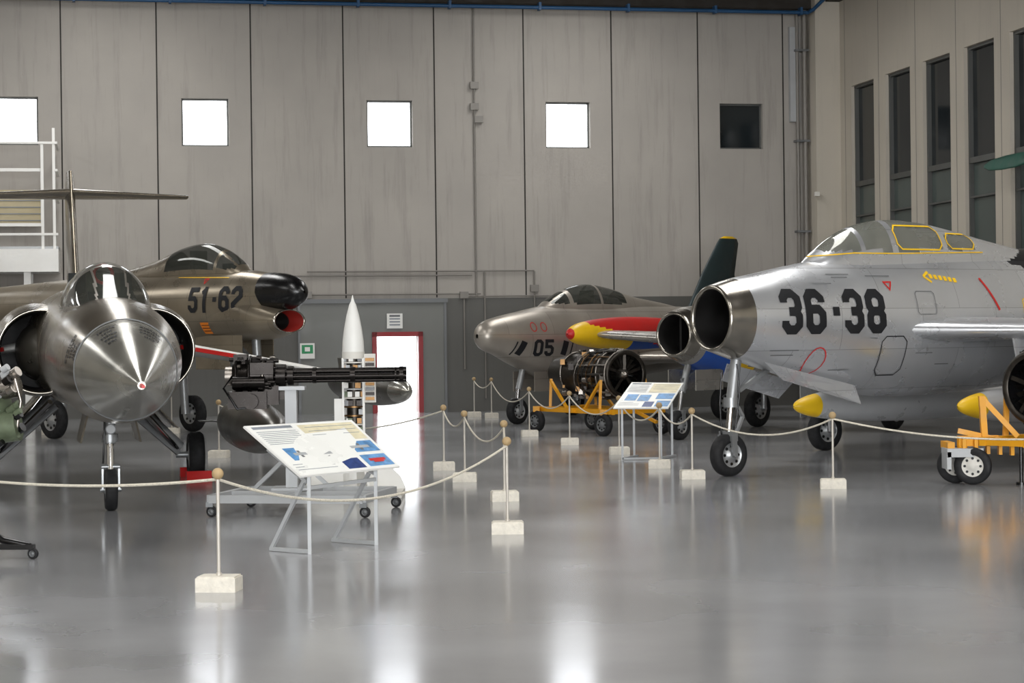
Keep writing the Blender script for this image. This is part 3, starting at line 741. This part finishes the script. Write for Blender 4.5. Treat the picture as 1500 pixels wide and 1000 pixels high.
m.beam((-1.72,17.02,.6),(-2.07,17.29,.86),.03,.03,lgrey); m.beam((-1.2,17.66,.62),(-1.6,17.98,.9),.03,.03,lgrey); m.beam((-1.70,17.0,.55),(-1.19,17.65,.57),.03,.03,lgrey)
m.build('information_board')
m=board((1.42,29.0,.74),(2.2,29.0,.73),(2.5,29.9,1.06),(1.74,29.9,1.08),False)
for x in (1.55,2.1): m.beam((x,29.1,0),(x,29.1,.76),.03,.03,lgrey); m.beam((x,29.1,.02),(x+.25,29.7,.02),.03,.03,lgrey); m.beam((x+.2,29.65,0.02),(x+.2,29.65,.95),.03,.03,lgrey)
m.beam((1.55,29.1,.02),(2.1,29.1,.02),.03,.03,lgrey)
m.build('information_board')

# ---------------------------------------------------------------- jet engines on carts
def engine(m,c,ax,L,R):
    c=V(c);ax=V(ax).normalized();_,a,b=m.basis(ax)
    m.rev(c,ax,[(.0,R*.82),(-.03,R*.9),(.0,R),(.06,R),(.08,R*.95),(.3,R*.93),(.32,R),(.36,R),(.38,R*.9),(L*.4,R*.85),(L*.42,R*.98),(L*.46,R*.98),(L*.48,R*.8),(L*.7,R*.78),(L*.72,R*.86),(L*.75,R*.86),(L,R*.7)],engdark,40)
    m.rev(c,ax,[(.0,R*.82),(.12,R*.8),(.3,R*.78),(.3,.01)],black,40)
    m.rev(c,ax,[(-.02,.01),(-.0,R*.1),(.06,R*.22),(.15,R*.27),(.3,R*.28)],engsilver,24)
    for k in range(22):
        t=2*math.pi*k/22; d=a*math.cos(t)+b*math.sin(t); e=d.cross(ax)
        p0=c+d*R*.25+ax*.12;p1=c+d*R*.8+ax*.12; w=R*.06
        m.poly([p0-e*w*.5,p1-e*w,p1+e*w+ax*.06,p0+e*w*.5+ax*.05],engdark)
    for k in range(5):
        t=2*math.pi*k/5+.3; d=a*math.cos(t)+b*math.sin(t); m.beam(c+d*R*.2+ax*.05,c+d*R*.85+ax*.05,.02,.05,engdark)
    for h in (.05,.34,L*.44,L*.735): m.torus(c+ax*h,ax,R*(1.0 if h<.5 else .9),.018,engsilver,n=40,k=6)
    for k in range(16):
        t=2*math.pi*k/16; d=a*math.cos(t)+b*math.sin(t)
        m.tube([c+d*R*1.02+ax*.06,c+d*R*1.04+ax*.3,c+d*R*.98+ax*L*.3,c+d*R*.95+ax*L*.45],.012+.008*(k%3),(engbronze,engsilver,engdark)[k%3],n=8)
    for k in range(80):
        t=random.random()*6.28; d=a*math.cos(t)+b*math.sin(t); h=.08+random.random()*L*.7
        p=c+d*R*(.97)+ax*h; s_=.03+.07*random.random()
        if k%2: m.cyl(p,p+ax*s_*1.6,s_*.6,random.choice((engsilver,engbronze,engdark,olive,gun)),n=10)
        else: m.box(p,(s_,s_,s_*1.2),random.choice((engsilver,engdark,engbronze,gun)))
    for k in range(14):
        t=random.random()*6.28; pts=[];h=.1+L*.55*random.random()
        for q in range(6):
            tt=t+.3*q; d=a*math.cos(tt)+b*math.sin(tt); pts.append(c+d*R*1.06+ax*(h+.03*q))
        m.tube(pts,.011,random.choice((black,engsilver,engbronze)),n=6)
m=MB()
engine(m,(0,0,1.07),(-.5,.866,0),2.2,.43)
m.build('jet_engine',loc=(2.02,36.4,0))
m=MB()
f=V((2.02,36.4,0)); ax=V((-.5,.866,0)).normalized(); sd=V((ax.y,-ax.x,0))
for s_ in (-1,1):
    m.beam(f+ax*-.35+sd*.5*s_+V((0,0,.42)),f+ax*2.3+sd*.5*s_+V((0,0,.42)),.07,.09,yellowcart)
    for h in (.1,1.8):
        m.beam(f+ax*h+sd*.5*s_+V((0,0,.42)),f+ax*(h)+sd*.47*s_+V((0,0,.98)),.05,.05,yellowcart)
    m.beam(f+ax*.6+sd*.5*s_+V((0,0,.45)),f+ax*.1+sd*.48*s_+V((0,0,.95)),.045,.045,yellowcart)
    m.beam(f+ax*1.2+sd*.5*s_+V((0,0,.45)),f+ax*1.8+sd*.48*s_+V((0,0,.95)),.045,.045,yellowcart)
    for h in (-.2,2.1):
        c=f+ax*h+sd*.62*s_; m.box(c+V((0,0,.42)),(.12,.12,.1),yellowcart); m.wheel(c+V((0,0,.2)),sd+ax*.2,.2,.12,mgrey)
for h in (-.3,.9,2.2): m.beam(f+ax*h-sd*.6+V((0,0,.42)),f+ax*h+sd*.6+V((0,0,.42)),.07,.07,yellowcart)
m.beam(f-ax*.3+V((0,0,.42)),f-ax*.95+V((0,0,.25)),.05,.05,yellowcart)
m.build('engine_transport_cart')
m=MB(); engine(m,(0,0,1.12),(.75,.66,0),2.2,.43); m.build('jet_engine',loc=(5.98,23.5,0))
m=MB()
f=V((5.98,23.5,0)); ax=V((.75,.66,0)).normalized(); sd=V((ax.y,-ax.x,0))
for s_ in (-1,1):
    m.beam(f-ax*.3+sd*.5*s_+V((0,0,.5)),f+ax*2.3+sd*.5*s_+V((0,0,.5)),.09,.1,yellowcart)
    for h in (.15,1.1,2.0): m.beam(f+ax*h+sd*.5*s_+V((0,0,.5)),f+ax*h+sd*.47*s_+V((0,0,1.12)),.06,.06,yellowcart)
    c=f+ax*2.0+sd*.62*s_; m.wheel(c+V((0,0,.22)),sd,.22,.13,yellowcart)
for h in (-.25,1.1,2.2): m.beam(f+ax*h-sd*.52+V((0,0,.5)),f+ax*h+sd*.52+V((0,0,.5)),.09,.09,yellowcart)
g=V((5.23,23.85,0))
m.beam(g+V((-.05,0,.5)),f+ax*.0-sd*.5+V((0,0,.5)),.1,.12,yellowcart); m.beam(g+V((.25,-.05,.5)),g+V((.22,-.05,1.02)),.07,.07,yellowcart)
m.beam(g+V((.22,-.05,1.0)),g+V((.62,-.1,.55)),.06,.06,yellowcart); m.beam(g+V((-.05,0,.62)),g+V((.8,-.1,.42)),.06,.06,yellowcart)
m.beam(g+V((-.15,-.1,.45)),g+V((-.15,.3,.45)),.08,.08,yellowcart)
for k in range(5): m.box(g+V((.0+.14*k,-.07,.45-.01*k)),(.04,.08,.16),yellowcart)
for dy in (-.13,.13):
    m.wheel(g+V((.02-dy*.55,dy,.215)),(.35,1,0),.215,.1,offwhite)
m.box(g+V((0,0,.37)),(.42,.34,.1),lgrey); m.box(g+V((-.19,-.02,.28)),(.05,.3,.2),lgrey); m.cyl(g+V((0,0,.4)),g+V((0,0,.55)),.06,yellowcart)
m.cyl(g+V((.62,-.25,0)),g+V((.62,-.25,.5)),.02,black); m.cyl(g+V((.62,-.25,0)),g+V((.62,-.25,.03)),.06,black)
m.build('engine_transport_cart')
m=MB()
o=V((-4.22,17.0,0))
m.tube([o+V((-.4,.1,.6)),o+V((-.25,.05,.28)),o+V((-.02,0,.14)),o+V((.22,-.1,.1))],.03,black)
m.beam(o+V((-.6,-.05,.1)),o+V((.26,-.12,.1)),.07,.04,black); m.wheel(o+V((.25,-.12,.045)),(.3,1,0),.045,.04,mgrey); m.wheel(o+V((-.55,-.05,.045)),(.3,1,0),.045,.04,mgrey)
m.cyl(o+V((-.3,.1,.1)),o+V((-.3,.1,1.0)),.04,black)
m.sph(o+V((-.2,.1,1.22)),.24,olive,(1,1,1.2)); m.cyl(o+V((-.2,.05,1.38)),o+V((.12,.0,1.42)),.09,engsilver); m.cyl(o+V((-.25,0,1.05)),o+V((.12,-.02,1.1)),.13,olive)
for k in range(50):
    p=o+V((-.3+.42*random.random(),-.12+.15*random.random(),.92+.65*random.random())); m.cyl(p,p+V((.05,-.02,.03)),.02+.03*random.random(),random.choice((engsilver,olive,gun,lgrey,black)),n=10)
m.tube([o+V((.1,-.05,1.5)),o+V((.15,-.05,1.3)),o+V((.1,-.05,1.0))],.015,engsilver)
m.build('engine_accessory_display')

# ---------------------------------------------------------------- stanchions and ropes
def mk_st():
    m=MB()
    m.box((0,0,.05),(.29,.22,.1),concrete); m.box((0,0,.105),(.27,.2,.012),concrete)
    m.cyl((0,0,.1),(0,0,.8),.013,postm,n=14); m.cyl((0,0,.1),(0,0,.13),.02,postm); m.sph((0,0,.835),.042,ballm)
    return m
base=None
S={'a':(-2.11,14.6),'b':(-.06,18.56),'c':(-.10,22.2),'d':(-.60,25.2),'e':(-.93,27.4),'f':(-4.44,30.9),'g':(.29,36.2),'h':(.92,33.3),'i':(1.58,30.5),'j':(1.95,27.3),'k':(2.20,25.2),'l':(3.65,23.4),'n':(-.46,44.4),'o':(-.85,45.2),'p':(-8.85,39.2),'q':(-6.5,39.0),'z':(-5.6,17.6),'y':(7.3,21.9)}
for k,(x,y) in S.items():
    if base is None: o=mk_st().build('rope_stanchion'); base=o
    else:
        o=bpy.data.objects.new('rope_stanchion',base.data); bpy.context.scene.collection.objects.link(o)
    o.location=(x,y,0); o.rotation_euler=(0,0,random.uniform(-.15,.15))
def rope(p,q,sag):
    p=V((*p,.795));q=V((*q,.795));pts=[]
    for i in range(25):
        t=i/24; c=p.lerp(q,t); c.z-=sag*4*t*(1-t); pts.append(c)
    m=MB(); m.tube(pts,.011,ropem,8); m.build('barrier_rope')
for a,b,s in (('z','a',.12),('a','b',.3),('b','c',.1),('c','d',.22),('d','e',.16),('e','f',.32),('g','h',.25),('h','i',.25),('i','j',.22),('j','k',.16),('k','l',.22),('l','y',.22),('n','g',.3),('n','o',.15),('p','q',.2)): rope(S[a],S[b],s)

# ---------------------------------------------------------------- mezzanine platform with railings
m=MB()
a0,a1=18.5,23.8
rbox(m,a0,a1,.3,1.9,3.3,3.8,white); rbox(m,a0,a1,.2,1.8,3.8,3.86,lgrey)
for a in (a0+.05,a0+.3,21.2,a1-.1):
    rbox(m,a,a+.06,1.75,1.81,3.8,6.45 if a<18.6 else 6.1,white)
for z in (4.1,6.1): rbox(m,a0,a1,1.78,1.83,z,z+.05,white)
for z in (4.3,5.5): rbox(m,a0+.3,a1,1.7,1.76,z,z+.07,white)
rbox(m,a0+.3,a0+.37,1.7,1.76,4.3,5.57,white)
rbox(m,a0+.4,a1,.25,.3,4.4,5.2,beige)
for k in range(5): rbox(m,a0+.4,a1,.3,.32,4.5+.15*k,4.52+.15*k,textm)
for a in (a0+.6,a1-.3):
    rbox(m,a,a+.15,.35,.5,0,3.3,white); rbox(m,a,a+.15,1.6,1.75,0,3.3,white)
for z in (4.9,5.5,6.1): rbox(m,a0,a0+.05,.2,1.85,z,z+.05,white)
m.build('mezzanine_platform')

# ---------------------------------------------------------------- camera, light, world
cam=bpy.data.cameras.new('camera'); co=bpy.data.objects.new('camera',cam); bpy.context.scene.collection.objects.link(co)
cam.lens=72; cam.sensor_width=36; cam.clip_end=300
R=Matrix.Rotation(math.radians(90-.19),4,'X')@Matrix.Rotation(math.radians(-.7),4,'Z')
co.matrix_world=Matrix.Translation((0,0,1.8))@R
bpy.context.scene.camera=co
bpy.context.scene.view_settings.view_transform='Standard'
def area(name,loc,rot,sx,sy,e,col=(1,1,1)):
    l=bpy.data.lights.new(name,'AREA'); l.shape='RECTANGLE'; l.size=sx;l.size_y=sy;l.energy=e;l.color=col
    o=bpy.data.objects.new(name,l); bpy.context.scene.collection.objects.link(o); o.location=loc; o.rotation_euler=rot
rz=math.radians(11)
for a in (7,17.5,28):
    for t in (6,20,34,48):
        p=Pr(a,t,9.9); area('ceiling_light',p,(0,0,rz),1.8,7,(480 if t>10 else 380),(1,.99,.97))
p=Pr(17.5,63,4.2); area('rear_fill_light',p,(math.radians(90),0,rz),26,7,5200,(.98,.99,1))  # added area light behind the camera, gives metal skins something bright to reflect
w=bpy.data.worlds.new('world'); bpy.context.scene.world=w; w.use_nodes=True
bg=w.node_tree.nodes['Background']; bg.inputs[0].default_value=(.93,.96,1,1); bg.inputs[1].default_value=7
